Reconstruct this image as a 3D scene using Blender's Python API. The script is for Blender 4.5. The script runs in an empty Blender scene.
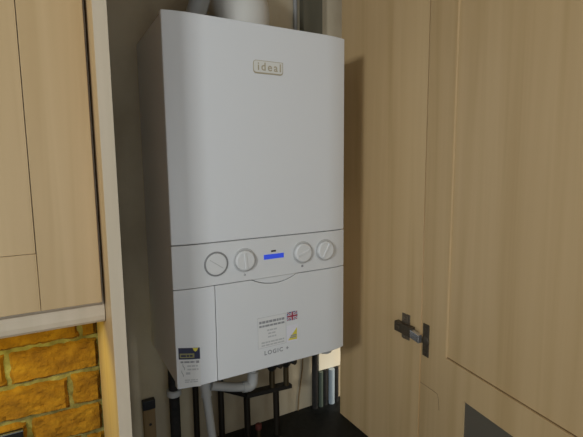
import bpy, bmesh, math, random
from mathutils import Vector, Matrix, noise
random.seed(7)
C = bpy.context.scene.collection
ZO = 1.19          # height of the boiler's underside above the floor
V = Vector

# ------------------------------------------------------------------ materials
def mat(name, col, rough=.5, metal=0., spec=.5, emit=None, estr=0.):
    m = bpy.data.materials.new(name); m.use_nodes = True
    b = m.node_tree.nodes['Principled BSDF']
    b.inputs['Base Color'].default_value = (*col, 1)
    b.inputs['Roughness'].default_value = rough
    b.inputs['Metallic'].default_value = metal
    b.inputs['Specular IOR Level'].default_value = spec
    if emit:
        b.inputs['Emission Color'].default_value = (*emit, 1)
        b.inputs['Emission Strength'].default_value = estr
    return m

def noisy(name, stops, scale, rough=.5, detail=4., bump=0., bscale=None, dist=0., spec=.4):
    """procedural two/three tone noise material; scale is an xyz stretch"""
    m = mat(name, stops[0][1], rough, spec=spec)
    nt = m.node_tree; N = nt.nodes; L = nt.links; b = N['Principled BSDF']
    tc = N.new('ShaderNodeTexCoord'); mp = N.new('ShaderNodeMapping')
    mp.inputs['Scale'].default_value = scale
    L.new(tc.outputs['Object'], mp.inputs['Vector'])
    n = N.new('ShaderNodeTexNoise'); n.inputs['Scale'].default_value = 1.
    n.inputs['Detail'].default_value = detail; n.inputs['Distortion'].default_value = dist
    L.new(mp.outputs['Vector'], n.inputs['Vector'])
    r = N.new('ShaderNodeValToRGB'); e = r.color_ramp.elements
    e[0].position, e[0].color = stops[0][0], (*stops[0][1], 1)
    e[1].position, e[1].color = stops[-1][0], (*stops[-1][1], 1)
    for p, c in stops[1:-1]:
        k = e.new(p); k.color = (*c, 1)
    L.new(n.outputs['Fac'], r.inputs['Fac']); L.new(r.outputs['Color'], b.inputs['Base Color'])
    if bump:
        n2 = N.new('ShaderNodeTexNoise'); n2.inputs['Scale'].default_value = bscale or 80
        n2.inputs['Detail'].default_value = 5
        L.new(tc.outputs['Object'], n2.inputs['Vector'])
        bp = N.new('ShaderNodeBump'); bp.inputs['Strength'].default_value = bump
        bp.inputs['Distance'].default_value = .004
        L.new(n2.outputs['Fac'], bp.inputs['Height']); L.new(bp.outputs['Normal'], b.inputs['Normal'])
    return m

M = {}
M['white'] = mat('white_enamel', (.755, .765, .775), .32)
M['white2'] = mat('white_plastic', (.73, .735, .735), .38)
M['knob'] = mat('knob_plastic', (.72, .72, .71), .35)
M['bezel'] = mat('bezel_grey', (.53, .53, .52), .4)
M['dialrim'] = mat('dial_rim', (.26, .26, .26), .4)
M['seam'] = mat('seam_shadow_grey', (.24, .24, .24), .6)
M['ink'] = mat('grey_print', (.30, .30, .31), .6)
M['inkl'] = mat('pale_grey_print', (.50, .50, .50), .6)
M['black'] = mat('black_plastic', (.012, .012, .014), .4)
M['gold'] = mat('gold_badge', (.47, .41, .29), .4, .2)
M['badge'] = mat('badge_plate', (.74, .73, .68), .4)
M['screen'] = mat('blue_screen', (.02, .05, .4), .3, emit=(.05, .12, 1.), estr=.36)
M['paper'] = mat('sticker_paper', (.74, .735, .72), .5)
M['lilac'] = mat('sticker_backing', (.77, .75, .80), .45)
M['navy'] = mat('sticker_navy', (.02, .022, .06), .5)
M['olive'] = mat('sticker_olive', (.26, .24, .10), .5)
M['yellow'] = mat('sticker_yellow', (.72, .62, .07), .5)
M['flagb'] = mat('flag_blue', (.05, .06, .22), .5)
M['flagr'] = mat('flag_red', (.34, .04, .08), .5)
M['flagw'] = mat('flag_white', (.75, .72, .74), .5)
WS = (26, 26, 1.6)
M['wood'] = noisy('beech_laminate', [(.25, (.49, .335, .160)), (.5, (.555, .39, .20)), (.78, (.60, .43, .228))], (34, 34, 1.1), .42, 3., dist=.6)
M['wood_h'] = noisy('beech_laminate_across', [(.25, (.49, .335, .160)), (.5, (.555, .39, .20)), (.78, (.60, .43, .228))], (1.1, 1.1, 34), .42, 3., dist=.6)
M['edge'] = noisy('panel_edging', [(.3, (.60, .50, .36)), (.7, (.66, .55, .41))], (40, 40, 2), .5, 3)
M['lit_bead'] = mat('lit_bevel_beech', (.64, .47, .26), .45)  # beech painted paler for the light on the door's inner bevel
M['groove'] = mat('groove_brown', (.16, .09, .035), .6)
M['plaster'] = noisy('stained_plaster', [(.3, (.36, .29, .19)), (.52, (.51, .43, .30)), (.72, (.59, .52, .38))], (5, 5, 3), .9, 6., .35, 60)
M['brick'] = noisy('orange_brick', [(.28, (.20, .085, .003)), (.5, (.30, .135, .004)), (.75, (.40, .20, .010))], (26, 26, 34), .9, 7., 1., 130)
M['mortar'] = noisy('lime_mortar', [(.3, (.15, .12, .03)), (.6, (.30, .26, .08)), (.8, (.40, .36, .13))], (40, 40, 40), .95, 6., .8, 120)
M['worktop'] = noisy('black_worktop', [(.35, (.004, .0045, .004)), (.75, (.011, .012, .011))], (90, 90, 90), .55, 3., spec=.25)
M['floor'] = noisy('floor_tiles', [(.3, (.20, .17, .14)), (.7, (.28, .24, .19))], (3, 3, 3), .6, 4.)
M['ceil'] = noisy('ceiling_paint', [(.3, (.70, .68, .64)), (.7, (.75, .73, .69))], (3, 3, 3), .9, 2.)
M['pvc'] = mat('white_pvc', (.52, .52, .50), .4)
M['flue'] = mat('flue_white', (.66, .645, .60), .4)
M['greypvc'] = mat('grey_pvc', (.30, .31, .31), .4)
M['lag'] = noisy('black_lagging', [(.3, (.010, .009, .008)), (.7, (.026, .023, .02))], (60, 60, 60), .8, 3.)
M['pipe'] = mat('dull_pipe', (.035, .028, .02), .45, .6)
M['iron'] = mat('dark_bracket', (.03, .028, .025), .5, .5)
M['brass'] = mat('tarnished_brass', (.10, .075, .04), .45, .8)
M['red'] = mat('red_tap', (.11, .022, .015), .7)
M['hinge'] = mat('nickel_hinge', (.17, .135, .095), .45, .5)
M['hinged'] = mat('dark_nickel', (.085, .066, .044), .45, .4)
M['steel'] = mat('bright_steel', (.62, .64, .68), .25, .9)
M['panelgrey'] = mat('dark_grey_panel', (.105, .090, .066), .7)
M['batten'] = noisy('old_batten', [(.3, (.20, .13, .06)), (.7, (.29, .20, .10))], (60, 60, 4), .7, 3.)
M['dkboard'] = noisy('dark_board', [(.3, (.085, .078, .052)), (.7, (.125, .115, .08))], (20, 20, 3), .7, 3.)
M['cream'] = mat('cream_box', (.72, .66, .52), .5)
M['bluepipe'] = mat('pale_blue_plastic', (.36, .42, .46), .35)
M['greenpipe'] = mat('grey_green_plastic', (.075, .095, .075), .4)
M['plate'] = mat('black_nickel', (.03, .03, .036), .3, .6)

# ------------------------------------------------------------------ builders
def bx(bm, x0, x1, y0, y1, z0, z1, mi=0):
    vs = [bm.verts.new((x, y, z)) for x in (x0, x1) for y in (y0, y1) for z in (z0, z1)]
    for f in ((0, 1, 3, 2), (4, 6, 7, 5), (0, 4, 5, 1), (2, 3, 7, 6), (0, 2, 6, 4), (1, 5, 7, 3)):
        bm.faces.new([vs[i] for i in f]).material_index = mi
    return vs

def tube(bm, pts, r, n=14, cap=True, mi=0):
    pts = [V(p) for p in pts]; rings = []
    rr = r if isinstance(r, (list, tuple)) else [r]*len(pts)
    a = None
    for i, p in enumerate(pts):
        t = (pts[min(i+1, len(pts)-1)] - pts[max(i-1, 0)]).normalized()
        if a is None:
            a = t.cross(V((0, 0, 1)) if abs(t.z) < .9 else V((1, 0, 0))).normalized()
        else:
            a = (a - t*a.dot(t)).normalized()
        b = t.cross(a)
        rings.append([bm.verts.new(p + (a*math.cos(2*math.pi*k/n) + b*math.sin(2*math.pi*k/n))*rr[i]) for k in range(n)])
    for i in range(len(rings)-1):
        for k in range(n):
            f = bm.faces.new([rings[i][k], rings[i][(k+1) % n], rings[i+1][(k+1) % n], rings[i+1][k]])
            f.smooth = True; f.material_index = mi
    if cap:
        bm.faces.new(rings[0][::-1]).material_index = mi; bm.faces.new(rings[-1]).material_index = mi

def bend(pts, rad=.02, n=6):
    """round the corners of a polyline"""
    pts = [V(p) for p in pts]; out = [pts[0]]
    for i in range(1, len(pts)-1):
        p = pts[i]; a = (pts[i-1]-p); b = (pts[i+1]-p)
        d = min(rad, a.length*.49, b.length*.49)
        p0 = p + a.normalized()*d; p1 = p + b.normalized()*d
        for k in range(n+1):
            t = k/n
            out.append(p0*(1-t)**2 + p*2*t*(1-t) + p1*t*t)
    out.append(pts[-1]); return out

def lathe_y(bm, c, prof, n=40, mi=0):
    """prof: (radius, forward depth) turned about an axis through c pointing to -y"""
    rings = []
    for r, d in prof:
        rings.append([bm.verts.new((c[0]+r*math.cos(2*math.pi*k/n), c[1]-d, c[2]+r*math.sin(2*math.pi*k/n))) for k in range(n)])
    for i in range(len(rings)-1):
        for k in range(n):
            f = bm.faces.new([rings[i][k], rings[i][(k+1) % n], rings[i+1][(k+1) % n], rings[i+1][k]]); f.material_index = mi
    bm.faces.new(rings[-1]).material_index = mi
    bm.faces.new(rings[0][::-1]).material_index = mi

def obj(name, bm, m, parent=None, org=(0, 0, 0), bev=0., seg=2, label=None, smooth=False, recalc=True):
    """link bm (given in the boiler frame) as one mesh object; org is the origin of its thing"""
    if recalc: bmesh.ops.recalc_face_normals(bm, faces=bm.faces[:])
    bm.normal_update()
    for e in bm.edges:
        if len(e.link_faces) == 2 and e.calc_face_angle(0) > .6: e.smooth = False
    me = bpy.data.meshes.new(name)
    o = V(org if parent is None else parent['_o'])
    for v in bm.verts: v.co -= o
    bm.to_mesh(me); bm.free()
    for k in (m if isinstance(m, (list, tuple)) else [m]): me.materials.append(M[k])
    ob = bpy.data.objects.new(name, me); C.objects.link(ob)
    if parent is None: ob.location = o + V((0, 0, ZO))
    else: ob.parent = parent
    ob['_o'] = [o.x, o.y, o.z]
    if smooth:
        for p in me.polygons: p.use_smooth = True
    if bev:
        b = ob.modifiers.new('bevel', 'BEVEL'); b.width = bev; b.segments = seg
        b.harden_normals = True; b.limit_method = 'ANGLE'; b.angle_limit = math.radians(40)
    if label: ob['label'] = label
    return ob

def tag(o, label, cat, group=None):
    o['label'] = label; o['category'] = cat
    if group: o['group'] = group
    return o

def thing(name, label, cat, org, group=None):
    o = bpy.data.objects.new(name, None); C.objects.link(o)
    o.location = V(org) + V((0, 0, ZO)); o['_o'] = list(org); o.empty_display_size = .05
    return tag(o, label, cat, group)

def box(name, m, x0, x1, y0, y1, z0, z1, parent=None, org=None, bev=0., label=None):
    bm = bmesh.new(); bx(bm, x0, x1, y0, y1, z0, z1)
    return obj(name, bm, m, parent, org or ((x0+x1)/2, (y0+y1)/2, z0), bev, label=label)

def struct(o): o['kind'] = 'structure'; return o

# ------------------------------------------------------------------ setting
ZC = -.294                                    # worktop height in the boiler frame
struct(box('floor', 'floor', -2.6, 2.2, -2.6, .34, -1.29, -1.19))
struct(box('ceiling', 'ceil', -2.6, 2.2, -2.6, .34, 1.21, 1.31))
struct(box('wall_back', 'plaster', -.104, 2.2, .24, .34, -1.19, 1.21))

def brick_wall():
    bm = bmesh.new()
    F = .17
    bx(bm, -2.6, -.104, F+.0085, .34, -1.19, 1.21, 1)
    rows = [(.0725, .140, (-.158,), True), (-.001, .0725, (-.29, -.085), False), (-.075, -.001, (-.185,), False),
            (-.143, -.075, (-.262,), False), (-.218, -.143, (-.165,), False), (-.294, -.218, (-.27,), False),
            (.140, .213, (-.24,), False), (.213, .288, (-.14,), False)]
    L = .215
    for z0, z1, (e, *_), _f in rows:
        spans = []
        x = e
        while x > -1.05: spans.append((x-L, x)); x -= L+.009
        x = e+.009
        while x < -.123: spans.append((x, min(x+L, -.1225))); x += L+.009
        for a, b in spans:
            if b-a < .01: continue
            nx = max(2, int((b-a)/.0055)); nz = 13
            h0, h1 = z0+.0035, z1-.0040
            seed = V((a*31, z0*17, 3.3))
            tilt = random.uniform(-.003, .003)
            grid = []
            for i in range(nx+1):
                col = []
                for k in range(nz+1):
                    s, t = i/nx, k/nz
                    px = a+(b-a)*s; pz = h0+(h1-h0)*t + tilt*(s-.5)*2
                    ed = min(s*(b-a), (1-s)*(b-a), t*(h1-h0), (1-t)*(h1-h0))
                    rnd = max(0., 1-ed/.0055)
                    w = noise.noise(V((px*45, pz*45, 0))+seed); w2 = noise.noise(V((px*110, pz*160, 5))+seed); w3 = noise.noise(V((px*260, pz*300, 8))+seed)
                    if ed < 1e-6:
                        px += noise.noise(V((pz*60, px*60, 9))+seed)*.004; pz += noise.noise(V((px*70, pz*30, 2))+seed)*.0042
                    py = F + .008*rnd**2 - .0034*w - .0030*w2 - .0022*w3
                    col.append(bm.verts.new((px, py, pz)))
                grid.append(col)
            for i in range(nx):
                for k in range(nz):
                    f = bm.faces.new([grid[i][k], grid[i+1][k], grid[i+1][k+1], grid[i][k+1]]); f.smooth = True
            rim = [grid[i][0] for i in range(nx+1)] + [grid[nx][k] for k in range(1, nz+1)] + \
                  [grid[i][nz] for i in range(nx-1, -1, -1)] + [grid[0][k] for k in range(nz-1, 0, -1)]
            back = [bm.verts.new((v.co.x, F+.012, v.co.z)) for v in rim]
            for i in range(len(rim)):
                j = (i+1) % len(rim)
                bm.faces.new([rim[i], back[i], back[j], rim[j]])
    return obj('wall_left', bm, ['brick', 'mortar'], org=(-.6, .25, -1.19))
struct(brick_wall())

# worktop
wt = box('worktop', 'worktop', -1.4, 1.5, -.40, .239, ZC-.04, ZC, bev=.004)
# keep it clear of the proud brick wall on the left
bm = bmesh.new()
bx(bm, -.104, 1.5, -.40, .2395, ZC-.04, ZC); bx(bm, -1.4, -.104, -.40, .158, ZC-.04, ZC)
bpy.data.objects.remove(wt)
wt = obj('worktop', bm, 'worktop', org=(.2, 0, ZC-.04))
tag(wt, 'black kitchen worktop running under the boiler and along the walls', 'worktop')

# ------------------------------------------------------------------ boiler cupboard
cup = thing('boiler_cupboard', 'open beech cupboard around the boiler with its right door swung open', 'cupboard', (.2, .05, ZC))
def side_panel(x0, x1, y0, y1, edge='edge'):
    bm = bmesh.new()
    bx(bm, x0, x1, y0+.0012, y1, ZC, 1.02, 0)
    bx(bm, x0, x1, y0, y0+.0012, ZC, 1.02, 1)
    return obj('side_panel', bm, ['wood', edge], cup)
side_panel(-.122, -.1035, -.135, .157)
side_panel(.508, .526, -.138, .164, 'wood')
box('top_panel', 'wood_h', -.1035, .508, -.13, .239, 1.0, 1.018, cup)

# the open door, hinged on the front edge of the right side panel
ang = math.radians(9.6)
DD = V((-math.sin(ang), -math.cos(ang), 0)); DN = V((math.cos(ang), -math.sin(ang), 0))   # along the door, through the door
P0 = V((.508, -.1405, 0))
def dpt(u, w, z): return P0 + DD*u + DN*w + V((0, 0, z))
def dbox(bm, u0, u1, w0, w1, z0, z1, mi=0):
    vs = [bm.verts.new(dpt(u, w, z)) for u in (u0, u1) for w in (w0, w1) for z in (z0, z1)]
    for f in ((0, 1, 3, 2), (4, 6, 7, 5), (0, 4, 5, 1), (2, 3, 7, 6), (0, 2, 6, 4), (1, 5, 7, 3)):
        bm.faces.new([vs[i] for i in f]).material_index = mi
DT, DZ0, DZ1, DW, ST = .020, ZC+.006, 1.016, .597, .0795
bm = bmesh.new()
Z_R = .033                                             # top of the bottom rail
dbox(bm, 0, ST, 0, DT, DZ0, DZ1); dbox(bm, DW-ST, DW, 0, DT, DZ0, DZ1)         # stiles
dbox(bm, ST, DW-ST, 0, DT, -.031, Z_R); dbox(bm, ST, .137, 0, DT, DZ0, -.031)
dbox(bm, .46, DW-ST, 0, DT, DZ0, -.031); dbox(bm, .137, .46, 0, DT, DZ0, -.255)
dbox(bm, ST, DW-ST, 0, DT, DZ1-.08, DZ1)
door = obj('door', bm, 'wood', cup)
bm = bmesh.new(); dbox(bm, ST+.001, DW-ST, .004, DT-.004, Z_R+.001, DZ1-.08)
obj('door_panel', bm, 'wood', door)
bm = bmesh.new(); dbox(bm, ST, ST+.0013, .0012, DT-.004, Z_R, DZ1-.08, 0); dbox(bm, ST+.0022, DW-ST, .0034, DT-.004, Z_R, Z_R+.0018, 1)
obj('door_beading', bm, ['lit_bead', 'groove'], door)  # the pale upright strip is the lit stile edge put into colour
bm = bmesh.new(); dbox(bm, .137, .46, .003, DT-.003, -.255, -.031)
obj('inset_panel', bm, 'panelgrey', door, label='dark grey rectangular panel set low in the open door')
bm = bmesh.new()
pl = [(0, -.0585), (.02, -.0575), (.045, -.0565), (.058, -.0565), (.0635, -.066), (.066, -.09)]
tube(bm, [dpt(u, .0002, z) for u, z in pl], .0006, 6)
obj('crack', bm, 'groove', door)

# hinge
hx = .508
bm = bmesh.new()
bx(bm, hx-.003, hx, -.106, -.082, .026, .086); bx(bm, hx-.006, hx-.003, -.103, -.085, .030, .082)
for z in (.033, .077):
    tube(bm, [(hx-.0055, -.094, z), (hx-.009, -.094, z)], .0045, 10)
hp = obj('hinge', bm, 'hinge', cup, bev=.001, label='nickel concealed hinge joining side panel and open door')
bm = bmesh.new()
def skew(bm, y0, y1, za, zb, hw, x0, x1):
    vs = [bm.verts.new((x, y, z)) for (y, zc) in ((y0, za), (y1, zb)) for x in (x0, x1) for z in (zc-hw, zc+hw)]
    for f in ((0, 1, 3, 2), (4, 6, 7, 5), (0, 4, 5, 1), (2, 3, 7, 6), (0, 2, 6, 4), (1, 5, 7, 3)):
        bm.faces.new([vs[i] for i in f])
skew(bm, -.073, -.126, .056, .054, .0115, hx-.018, hx-.006)
skew(bm, -.076, -.092, .056, .055, .0055, hx-.021, hx-.016)
tube(bm, [(hx-.017, -.082, .056), (hx-.0208, -.082, .056)], .0042, 10)
obj('hinge_arm', bm, 'hinged', hp, bev=.001)
bm = bmesh.new()
skew(bm, -.124, -.150, .053, .048, .0088, hx-.0195, hx-.0085)
obj('hinge_link', bm, 'steel', hp, bev=.001, label='bright steel hinge link')
bm = bmesh.new()
dbox(bm, .008, .0275, -.0028, 0, .010, .083)
for z in (.018, .070):
    a = dpt(.0155, -.0026, z); tube(bm, [a, a-DN*.0018], .004, 10)
tube(bm, [dpt(.018, -.003, .045), dpt(.018, -.0045, .045)], [.0125, .0105], 20)
obj('hinge_cup', bm, 'hinged', hp, bev=.0008)

# ------------------------------------------------------------------ wall cabinet on the left
wc = thing('wall_cabinet', 'beech wall cabinet hung over the brick wall left of the boiler', 'cabinet', (-.42, .05, .175))
bm = bmesh.new(); bx(bm, -.722, -.1235, -.043, .155, .192, 1.02)
obj('carcass', bm, 'edge', wc)
bm = bmesh.new()
x0, x1, z0, z1 = -.722, -.1278, .2135, 1.016
bx(bm, x1-.0845, x1, -.065, -.046, z0, z1); bx(bm, x0, x0+.0845, -.065, -.046, z0, z1)
bx(bm, x0+.0845, x1-.0851, -.0645, -.046, z0, z0+.088); bx(bm, x0+.0845, x1-.0851, -.0645, -.046, z1-.088, z1)
cd = obj('door', bm, 'wood', wc, bev=.0005, seg=1)
bm = bmesh.new(); bx(bm, x0+.0857, x1-.0857, -.0635, -.047, z0+.0887, z1-.0887)
obj('door_panel', bm, 'wood', cd)
bm = bmesh.new()   # rounded light pelmet under the door
pr = [(-.036, .204), (-.0455, .204), (-.0475, .198), (-.0475, .186), (-.0455, .178), (-.041, .1735), (-.030, .1725), (-.028, .192), (-.036, .192)]
a = [bm.verts.new((-.722, y, z)) for y, z in pr]; b = [bm.verts.new((-.1232, y, z)) for y, z in pr]
for i in range(len(pr)):
    j = (i+1) % len(pr); bm.faces.new([a[i], a[j], b[j], b[i]])
bm.faces.new(a[::-1]); bm.faces.new(b)
obj('pelmet', bm, 'edge', wc)

# dark wall plate at the bottom left
sp = thing('wall_plate', 'dark glossy wall plate with a bright rim on the brick wall', 'wall plate', (-.31, .165, -.17))
bm = bmesh.new(); bx(bm, -.354, -.268, .156, .168, -.172, -.087)
obj('plate', bm, 'plate', sp, bev=.002)
bm = bmesh.new(); bx(bm, -.3545, -.2675, .1545, .158, -.0885, -.0862)
obj('rim', bm, 'steel', sp, label='bright metal rim of the plate')

# ------------------------------------------------------------------ the boiler
W, H, CR = .394, .70, .050
def yf(x):
    d = max(0., min(x, W-x))
    return -.012 if d >= CR else -.012+.0075*(1-d/CR)**1.8
bo = thing('wall_boiler', 'white wall-hung boiler with dials and a small blue screen', 'boiler', (W/2, .12, 0))

def cols(x0, x1, step=.0046):
    xs = {round(x0, 5), round(x1, 5)}
    n = int(math.ceil((x1-x0)/step))
    for i in range(n+1): xs.add(round(x0+(x1-x0)*i/n, 5))
    return sorted(xs)

def shell(x0, x1, lo, hi, depth=.03, off=0., back=None):
    """curved front plate between z=lo(x) and z=hi(x)"""
    bm = bmesh.new(); R = []
    for x in cols(x0, x1):
        y = yf(x)-off; yb = (y+depth) if back is None else back
        R.append([bm.verts.new(p) for p in ((x, y, lo(x)), (x, y, hi(x)), (x, yb, hi(x)), (x, yb, lo(x)))])
    for p, q in zip(R, R[1:]):
        for i in range(4):
            j = (i+1) % 4
            f = bm.faces.new([p[i], q[i], q[j], p[j]])
            if i == 0: f.smooth = True
    bm.faces.new(R[0][::-1]); bm.faces.new(R[-1])
    return bm
def patch(bm, x0, x1, lo, hi, off, mi=0, t=.0003):
    """thin printed or stuck-on layer following the front"""
    lo = lo if callable(lo) else (lambda x, v=lo: v); hi = hi if callable(hi) else (lambda x, v=hi: v)
    b2 = shell(x0, x1, lo, hi, t, off)
    me = bpy.data.meshes.new('t'); b2.to_mesh(me); b2.free()
    n0 = len(bm.faces); bm.from_mesh(me); bpy.data.meshes.remove(me)
    bm.faces.ensure_lookup_table()
    for f in bm.faces[n0:]: f.material_index = mi

bm = bmesh.new(); bx(bm, .002, W-.002, .006, .2385, .003, H-.002)
obj('casing', bm, 'white', bo, bev=.002)
Z1 = lambda x: .2815
def S2(x):
    b = .1965
    if .160 < x < .262: b -= .0135*math.sin(math.pi*(x-.160)/.102)**.75
    return b
G = .0007
obj('front_cover', shell(0, W, lambda x: Z1(x)+G, lambda x: H, back=.012), 'white', bo, bev=.0022)
obj('control_panel', shell(0, W, lambda x: S2(x)+G, lambda x: Z1(x)-G, back=.012), 'white2', bo, bev=.0012)
obj('side_cover', shell(0, .0788, lambda x: 0., lambda x: .1965-G*.6, back=.012), 'white', bo, bev=.0010)
obj('drop_flap', shell(.0802, W, lambda x: 0., lambda x: S2(x)-G, back=.012), 'white2', bo, bev=.0010)
bm = bmesh.new(); bx(bm, .006, W-.006, .001, .0115, .004, H-.01)
bx(bm, .052, W-.052, -.007, .002, .004, H-.01)
obj('seam_backing', bm, 'seam', bo)
# finger grip lip in the control panel
bm = bmesh.new()
tube(bm, [(x, yf(x)-.0008, .1965+.0008) for x in cols(.160, .262, .01)], .0006, 6)
obj('finger_grip', bm, 'bezel', bo)

def knob(cx, cz, gauge, a):
    y = -.012; bm = bmesh.new()
    lathe_y(bm, (cx, y, cz), [(.0245, -.001), (.0245, .0010), (.0236, .0016), (.0216, .0016), (.0216, .0002), (.02, .0002)], 44)
    k = obj('dial' if gauge else 'control_knob', bm, 'dialrim' if gauge else 'bezel', bo)
    bm = bmesh.new()
    if gauge: lathe_y(bm, (cx, y, cz), [(.0212, 0), (.0212, .0018), (.0205, .0026)], 44)
    else: lathe_y(bm, (cx, y, cz), [(.0208, 0), (.0205, .0055), (.0192, .0078), (.0178, .0084)], 44)
    obj('dial_face' if gauge else 'knob_cap', bm, 'knob', k)
    bm = bmesh.new(); d = V((math.cos(a), 0, math.sin(a))); nn = V((-d.z, 0, d.x))
    h = .0030 if gauge else .0098; w = .0011 if gauge else .0034; l = .017
    c = V((cx, y, cz)); y0 = -.002 if gauge else -.0075
    lo = [c+d*s*l+nn*t*w+V((0, y0, 0)) for s, t in ((-1, -1), (1, -1), (1, 1), (-1, 1))]
    hi = [c+d*s*l*.94+nn*t*w*.6+V((0, -h, 0)) for s, t in ((-1, -1), (1, -1), (1, 1), (-1, 1))]
    lv = [bm.verts.new(p) for p in lo]; hv = [bm.verts.new(p) for p in hi]
    bm.faces.new(lv); bm.faces.new(hv)
    for i in range(4): bm.faces.new([lv[i], lv[(i+1) % 4], hv[(i+1) % 4], hv[i]])
    obj('needle' if gauge else 'grip_bar', bm, 'bezel' if gauge else 'knob', k)
knob(.0835, .2392, True, math.radians(145))
knob(.143, .2398, False, math.radians(95))
knob(.2785, .2408, False, math.radians(20))
knob(.3365, .2400, False, math.radians(60))
# printed marks beneath the two middle knobs
bm = bmesh.new(); patch(bm, .1405, .1445, .2075, .2115, .0003); patch(bm, .1415, .1435, .2120, .2128, .0003)
obj('printed_symbol', bm, 'inkl', bo)
bm = bmesh.new(); patch(bm, .2755, .2805, .2085, .2135, .0003)
obj('printed_symbol', bm, 'ink', bo)
bm = bmesh.new(); patch(bm, .186, .2325, .2355, .2455, .0006)
obj('display_screen', bm, 'screen', bo, label='lit blue display bar')
bm = bmesh.new(); patch(bm, .203, .214, .2500, .2535, .0005)
obj('indicator_window', bm, 'black', bo)

def text(body, size, x, z, name, m, parent, off=.0006, sx=1., spacing=1., bold=0.):
    cu = bpy.data.curves.new('t', 'FONT'); cu.body = body; cu.size = size; cu.space_character = spacing
    cu.extrude = .00015; cu.offset = bold
    o = bpy.data.objects.new('t', cu); C.objects.link(o)
    dg = bpy.context.evaluated_depsgraph_get(); dg.update()
    me = bpy.data.meshes.new_from_object(o.evaluated_get(dg))
    bpy.data.objects.remove(o); bpy.data.curves.remove(cu)
    bm = bmesh.new(); bm.from_mesh(me); bpy.data.meshes.remove(me)
    for v in bm.verts:
        v.co = V((x + v.co.x*sx, yf(x)-off-v.co.z, z + v.co.y))
    return obj(name, bm, m, parent, recalc=False)

# badge
def rrect(bm, x0, x1, z0, z1, r, y, t, corners=(1, 1, 1, 1), mi=0, n=6):
    pts = []
    for (cx, cz, a0, on) in ((x1-r, z1-r, 0, corners[0]), (x0+r, z1-r, 90, corners[1]), (x0+r, z0+r, 180, corners[2]), (x1-r, z0+r, 270, corners[3])):
        if on: pts += [(cx+r*math.cos(math.radians(a0+90*k/n)), cz+r*math.sin(math.radians(a0+90*k/n))) for k in range(n+1)]
        else:
            s = {0: (1, 1), 90: (-1, 1), 180: (-1, -1), 270: (1, -1)}[a0]; pts.append((cx+s[0]*r, cz+s[1]*r))
    a = [bm.verts.new((x, y, z)) for x, z in pts]; b = [bm.verts.new((x, y-t, z)) for x, z in pts]
    bm.faces.new(a).material_index = mi; bm.faces.new(b).material_index = mi
    for i in range(len(pts)):
        j = (i+1) % len(pts); bm.faces.new([a[i], a[j], b[j], b[i]]).material_index = mi
bm = bmesh.new(); rrect(bm, .1705, .2355, .6065, .6315, .006, -.0119, .0011, (0, 1, 1, 1))
bd = obj('badge', bm, 'gold', bo)
bm = bmesh.new(); rrect(bm, .1718, .2344, .6090, .6304, .005, -.0128, .0006, (0, 1, 1, 1))
obj('badge_plate', bm, 'badge', bd)
text('ideal', .0215, .1790, .6130, 'lettering', 'gold', bd, off=.0016, spacing=1.32, bold=.00025, sx=.98)

# service sticker with printed lines
bm = bmesh.new(); rs = random.Random(3)
patch(bm, .169, .236, .046, .113, .0004, 0)
patch(bm, .169, .236, .1124, .113, .0006, 1); patch(bm, .169, .1695, .046, .113, .0006, 1); patch(bm, .2355, .236, .046, .113, .0006, 1); patch(bm, .169, .236, .046, .0466, .0006, 1)
sk = obj('service_sticker', bm, ['paper', 'inkl'], bo)
def lines(name, parent, rows, m, off, T=lambda z: (lambda x: z)):
    bm = bmesh.new()
    for x0, x1, z, h in rows:
        x = x0
        while x < x1-.001:
            w = min(rs.uniform(.004, .010), x1-x); patch(bm, x, x+w, T(z), T(z+h), off); x += w+.0014
    return obj(name, bm, m, parent)
lines('printed_heading', sk, [(.1725, .232, .0995, .0052), (.1725, .232, .0915, .0042)], 'ink', .0007)
lines('printed_lines', sk, [(.1905, .2135, .0815, .0032), (.193, .2115, .0742, .0032), (.1925, .2120, .0668, .0032), (.177, .231, .0555, .0034), (.177, .231, .0495, .0030)], 'inkl', .0007)

# flag sticker with union flag and yellow triangle
bm = bmesh.new(); patch(bm, .2375, .2655, .046, .083, .0005)
tk = obj('warning_sticker', bm, 'lilac', bo)
bm = bmesh.new(); y = -.0127
def poly(pts, yy, mi, t=.0002):
    a = [bm.verts.new((x, yy, z)) for x, z in pts]; b = [bm.verts.new((x, yy-t, z)) for x, z in pts]
    bm.faces.new(a).material_index = mi; bm.faces.new(b).material_index = mi
    for i in range(len(pts)):
        j = (i+1) % len(pts); bm.faces.new([a[i], a[j], b[j], b[i]]).material_index = mi
poly([(.2405, .0505), (.2628, .0495), (.2628, .076)], y, 0)
tri = obj('triangle', bm, 'yellow', tk, label='yellow warning triangle')
bm = bmesh.new()
for i, (xa, xb, za) in enumerate(((.245, .2605, .0545), (.247, .2615, .0585))):
    poly([(xa, za), (xb, za-.0004), (xb, za+.0024), (xa, za+.0028)], y-.0003, 0)
obj('printed_lines', bm, 'ink', tri)
bm = bmesh.new(); fx0, fx1, fz0, fz1 = .2385, .2635, .0945, .1135
fcx, fcz = (fx0+fx1)/2, (fz0+fz1)/2
def R_(x0, x1, z0, z1, yy, mi): poly([(x0, z0), (x1, z0), (x1, z1), (x0, z1)], yy, mi)
R_(fx0, fx1, fz0, fz1, -.0125, 0)
def diag(t, yy, mi):
    sx = t*1.3; sz = t
    poly([(fx0, fz0), (fx0+sx, fz0), (fx1, fz1-sz), (fx1, fz1), (fx1-sx, fz1), (fx0, fz0+sz)], yy, mi)
    poly([(fx0, fz1), (fx0, fz1-sz), (fx1-sx, fz0), (fx1, fz0), (fx1, fz0+sz), (fx0+sx, fz1)], yy-.00005, mi)
diag(.0027, -.0127, 1); diag(.0011, -.0130, 2)
R_(fcx-.0032, fcx+.0032, fz0, fz1, -.0133, 1); R_(fx0, fx1, fcz-.0032, fcz+.0032, -.01335, 1)
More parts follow.
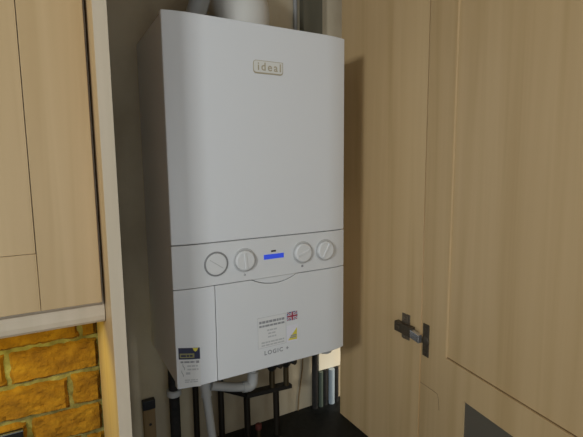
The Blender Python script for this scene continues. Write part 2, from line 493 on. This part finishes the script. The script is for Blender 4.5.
R_(fcx-.0019, fcx+.0019, fz0, fz1, -.0136, 2); R_(fx0, fx1, fcz-.0019, fcz+.0019, -.01365, 2)
obj('flag_sticker', bm, ['flagb', 'flagw', 'flagr'], bo, label='small union flag sticker')
text('LOGIC +', .0128, .183, .0295, 'model_lettering', 'ink', bo, off=.0003, spacing=1.28, sx=.98, bold=.0003)

# rating label, bottom left, stuck on slightly askew
def T(z): return lambda x: z-.0025-.13*(x-.005)
bm = bmesh.new(); patch(bm, .0045, .0445, T(.0065), T(.0860), .0004)
el = obj('rating_label', bm, 'paper', bo)
bm = bmesh.new(); patch(bm, .0045, .0445, T(.0630), T(.0860), .0007)
hd = obj('label_header', bm, 'navy', el)
bm = bmesh.new(); patch(bm, .0065, .0335, T(.0660), T(.0750), .0010); obj('header_strip', bm, 'olive', hd)
bm = bmesh.new()
tp = [(x+.001, T(z+.0025)(x)) for x, z in ((.0295, .0832), (.0405, .0832), (.0375, .0775), (.0345, .0758), (.0315, .0785))]
a = [bm.verts.new((x, yf(x)-.0009, z)) for x, z in tp]; b = [bm.verts.new((x, yf(x)-.0012, z)) for x, z in tp]
bm.faces.new(a); bm.faces.new(b)
for i in range(5): bm.faces.new([a[i], a[(i+1) % 5], b[(i+1) % 5], b[i]])
obj('header_emblem', bm, 'yellow', hd)
lines('header_lettering', hd, [(p+.001, q+.001, z+.0022, h) for p, q, z, h in [(.0075, .0305, .0662, .0036)]], 'navy', .0013, T)
lines('printed_heading', el, [(p+.001, q+.001, z+.0022, h) for p, q, z, h in [(.0065, .0335, .0535, .0035), (.0355, .0418, .0525, .0050)]], 'ink', .0007, T)
lines('printed_lines', el, [(p+.001, q+.001, z+.0022, h) for p, q, z, h in [(.0185, .0385, .0455, .0030), (.0185, .0395, .0385, .0030), (.0155, .0245, .0300, .0045), (.0130, .0375, .0175, .0022), (.0130, .0375, .0135, .0022)]], 'inkl', .0007, T)
bm = bmesh.new()
for pts in (((.0105, .049), (.0105, .045), (.0130, .041), (.0130, .0365)), ((.0080, .036), (.0080, .032), (.0105, .027), (.0105, .0235))):
    for p, q in zip(pts, pts[1:]): tube(bm, [(c[0]+.001, yf(c[0])-.0008, c[1]+.0015) for c in (p, q)], .0005, 5)
obj('printed_symbol', bm, 'ink', el)

# ------------------------------------------------------------------ flue and the things above the boiler
bm = bmesh.new()
fp = [V((.209, .12, .699)), V((.209, .12, .715)), V((.209, .12, .735)), V((.209, .122, .752)), V((.2085, .128, .768)),
      V((.208, .140, .784)), V((.207, .157, .797)), V((.206, .178, .804)), V((.205, .20, .807)), V((.205, .2385, .807))]
tube(bm, fp, [.057, .057, .058, .060, .0615, .0625, .0625, .0615, .060, .0595], 36)
fl = thing('flue_elbow', 'white rounded flue elbow rising from the boiler top', 'flue', (.211, .12, .699))
obj('elbow', bm, 'flue', fl)
bm = bmesh.new(); tube(bm, [(.209, .12, .6985), (.209, .12, .706)], .061, 36)
obj('collar', bm, 'greypvc', fl)
bm = bmesh.new(); tube(bm, bend([(.085, .10, .699), (.097, .10, .74), (.118, .10, .80), (.118, .10, .90), (.118, .2385, .90)], .03), .020, 20)
tag(obj('grey_pipe', bm, 'greypvc', org=(.085, .10, .699)), 'grey plastic pipe rising behind the boiler left of the flue', 'pipe')
tag(box('dark_batten', 'dkboard', .4245, .483, .218, .2400, .30, .9990), 'dark upright board on the wall above the boiler\'s right end', 'board')
bm = bmesh.new(); tube(bm, [(.408, .234, .30), (.408, .234, .9990)], .0055, 12)  # light line on the wall modelled as a thin pale tube
tag(obj('wall_light_line', bm, 'greypvc', org=(.408, .231, .30)), 'thin pale grey tube standing in for a light line beside the dark upright board', 'pipe')

# ------------------------------------------------------------------ pipework below
def pipe(name, pts, r, m, label, cat='pipe', org=None, group=None):
    bm = bmesh.new(); tube(bm, pts, r, 16)
    return tag(obj(name, bm, m, org=org or tuple(pts[-1])), label, cat, group)
lp = thing('lagged_pipe', 'black lagged pipe with a white collar at the boiler\'s left corner', 'pipe', (.040, .2, ZC))
bm = bmesh.new(); tube(bm, [(.040, .2, .004), (.040, .2, ZC)], .0125, 16); obj('pipe', bm, 'lag', lp)
bm = bmesh.new(); tube(bm, [(.040, .2, -.107), (.040, .2, -.109), (.040, .2, -.121), (.040, .2, -.123)], [.015, .0172, .0172, .015], 24)
obj('collar', bm, 'pvc', lp, label='white plastic collar')
pipe('copper_pipe', [(.094, .205, .004), (.094, .205, ZC)], .0075, 'pipe', 'thin dark pipe just behind the slanting white waste pipe')
wp = thing('waste_pipe', 'slanting white waste pipe with a thicker socket under the boiler', 'pipe', (.119, .13, ZC))
bm = bmesh.new(); tube(bm, [(.0945, .13, -.015), (.098, .13, -.10), (.1165, .13, ZC)], .0098, 16); obj('pipe', bm, 'pvc', wp)
bm = bmesh.new(); tube(bm, [(.0955, .13, -.068), (.0955, .13, -.069), (.0985, .13, -.107), (.0985, .13, -.108)], [.010, .0125, .0125, .010], 20); obj('socket', bm, 'pvc', wp)
pipe('copper_pipe', [(.158, .2, .004), (.158, .2, ZC)], .0078, 'pipe', 'dark upright pipe between the white waste pipe and white elbow')
ep = thing('elbow_pipe', 'short white pipe elbow turning up into the boiler underside', 'pipe', (.205, .12, -.11))
bm = bmesh.new(); tube(bm, bend([(.108, .121, -.080), (.170, .12, -.101), (.212, .12, -.108), (.214, .12, .004)], .017), .0105, 16); obj('pipe', bm, 'pvc', ep)
bm = bmesh.new(); tube(bm, bend([(.186, .12, -.1045), (.2115, .12, -.108), (.214, .12, -.072)], .018), .0132, 16); obj('elbow', bm, 'pvc', ep)

br = thing('pipe_bracket', 'dark metal bracket bar carrying pipes beneath the boiler', 'bracket', (.26, .2, ZC))
bm = bmesh.new()
def barseg(p, q, h, d):
    p, q = V(p), V(q); t = (q-p).normalized(); s = V((t.y, -t.x, 0))*d
    vs = [bm.verts.new(c+s*k+V((0, 0, z))) for c in (p, q) for k in (-1, 1) for z in (-h, h)]
    for f in ((0, 1, 3, 2), (4, 6, 7, 5), (0, 4, 5, 1), (2, 3, 7, 6), (0, 2, 6, 4), (1, 5, 7, 3)):
        bm.faces.new([vs[i] for i in f])
barseg((.208, .160, -.150), (.345, .172, -.165), .0055, .012); barseg((.166, .236, -.155), (.214, .160, -.151), .005, .008)
obj('bar', bm, 'iron', br, bev=.001)
for x, xt in ((.218, .216), (.303, .300)):
    bm = bmesh.new(); tube(bm, [(xt, .168, -.16), (x, .170, ZC)], .0085, 14); obj('pipe_tail', bm, 'pipe', br)
for k, (x, nm) in enumerate(((.288, 'left'), (.330, 'right'))):
    vt = thing('valve', 'dark isolating valve under the boiler, ' + ('nearer the white elbow' if k == 0 else 'at the right end of the bracket'), 'valve', (x, .165, -.159), 'valves above the bracket')
    bm = bmesh.new(); tube(bm, [(x, .165, .004), (x, .165, -.159)], .0075, 14); obj('stem', bm, 'brass', vt)
    bm = bmesh.new(); tube(bm, [(x, .165, -.062), (x, .165, -.070), (x, .165, -.098), (x, .165, -.106)], [.0085, .0135, .0135, .0085], 8); obj('nut', bm, 'iron', vt)
    bm = bmesh.new(); tube(bm, [(x, .165, -.085), (x+.012, .135, -.085)], [.006, .0075], 10); obj('handle', bm, 'black', vt)
bm = bmesh.new()
tube(bm, [(.244, .16, ZC), (.244, .16, -.254)], .006, 12)
fc = thing('filling_tap', 'small tap with a red cap standing at the worktop under the boiler', 'tap', (.244, .16, ZC))
obj('stem', bm, 'brass', fc)
bm = bmesh.new(); tube(bm, [(.244, .16, -.256), (.244, .16, -.254), (.244, .16, -.242), (.244, .16, -.240)], [.006, .0085, .0085, .006], 12)
obj('cap', bm, 'red', fc, label='dull red tap cap')

bm = bmesh.new()
tube(bm, [(.425, .2375, .05), (.424, .2375, -.05), (.427, .2375, -.12), (.424, .2375, -.17), (.417, .2375, -.215), (.411, .2375, -.25), (.408, .2375, ZC)], .0019, 8)
tag(obj('wall_cable', bm, 'batten', org=(.408, .2375, ZC)), 'thin brown cable hanging down the lit bare wall', 'cable')
pipe('black_pipe', [(.459, .224, .25), (.459, .224, ZC)], .0088, 'lag', 'black upright pipe at the right end of the lit wall')

# leaning stick at left
st = thing('wooden_stick', 'short wooden stick with a dark end against the wall beside the left panel', 'stick', (-.015, .232, ZC))
bm = bmesh.new(); bx(bm, -.0290, -.0010, .2255, .2395, ZC, -.157); obj('shaft', bm, 'batten', st, bev=.002)
bm = bmesh.new(); bx(bm, -.0300, .0, .2240, .2395, -.157, -.1335); obj('end_cap', bm, 'black', st, bev=.002)
bm = bmesh.new(); tube(bm, [(-.014, .2262, -.1955), (-.014, .2248, -.1955)], .0035, 12); obj('hole', bm, 'black', st)

# things seen through the gap behind the right side panel
tag(box('cream_box', 'cream', .474, .600, .2265, .2398, -.184, -.125, bev=.002), 'cream box on the wall seen through the gap behind the right panel', 'box')
for x, y, r, m, lb in ((.4795, .224, .0075, 'greenpipe', 'grey-green upright pipe in the gap under the cream box'),
                       (.497, .226, .0075, 'lag', 'black upright pipe in the gap between green and pale blue pipes'),
                       (.5175, .222, .0095, 'bluepipe', 'pale blue upright pipe in the gap under the cream box'),
                       (.536, .224, .0075, 'lag', 'black upright pipe in the gap closest to the right panel')):
    pipe('upright_pipe', [(x, y, -.1845), (x, y, ZC)], r, m, lb)
bm = bmesh.new()
tube(bm, [(.368, .034, .004), (.368, .034, -.014), (.368, .034, -.022), (.368, .034, -.026)], [.019, .019, .015, .006], 20)
obj('drain_cap', bm, 'bezel', bo)

# ------------------------------------------------------------------ lights
def area(name, loc, tgt, sx, sy, power, col):
    l = bpy.data.lights.new(name, 'AREA'); l.shape = 'RECTANGLE'; l.size = sx; l.size_y = sy
    l.energy = power; l.color = col
    o = bpy.data.objects.new(name, l); C.objects.link(o)
    o.location = V(loc)+V((0, 0, ZO)); d = (V(tgt)-V(loc))
    o.rotation_euler = d.to_track_quat('-Z', 'Y').to_euler()
    return o
area('ceiling_lamp', (-1.5, -1.25, .80), (.3, 0, .35), .25, .25, 15, (.95, 1, 1.02))
area('front_fill', (-.32, -2.5, .05), (.1, 0, .25), 1.4, 1.2, 6.8, (.85, .95, 1))  # added frontal fill behind the camera, brightens the boiler front and cupboard wall
area('under_cabinet_lamp', (-.43, -.018, .166), (-.43, .04, -.2), .46, .03, .98, (1, .86, .09))
area('side_window_daylight', (.95, -.12, .05), (.45, .24, -.18), .25, .3, 4.0, (1, .93, .80))

w = bpy.data.worlds.new('World'); bpy.context.scene.world = w; w.use_nodes = True
w.node_tree.nodes['Background'].inputs['Color'].default_value = (.93, .98, 1.05, 1)
w.node_tree.nodes['Background'].inputs['Strength'].default_value = .27

# ------------------------------------------------------------------ camera
cam = bpy.data.cameras.new('camera'); co = bpy.data.objects.new('camera', cam); C.objects.link(co)
cam.sensor_fit = 'HORIZONTAL'; cam.sensor_width = 36; cam.lens = 430.42/583*36; cam.clip_start = .02
r = V((.871371, -.490524, -.009918)); u = V((.069541, .103472, .992198)); f = V((.48567, .865263, -.124274))
co.matrix_world = Matrix(((r.x, u.x, -f.x, -.189197), (r.y, u.y, -f.y, -.798749), (r.z, u.z, -f.z, .429608+ZO), (0, 0, 0, 1)))
sc = bpy.context.scene; sc.camera = co
for o in bpy.data.objects:
    if '_o' in o: del o['_o']
sc.view_settings.view_transform = 'Standard'; sc.view_settings.look = 'None'
sc.view_settings.gamma = 1; sc.view_settings.use_curve_mapping = False
sc.view_settings.exposure = 0.
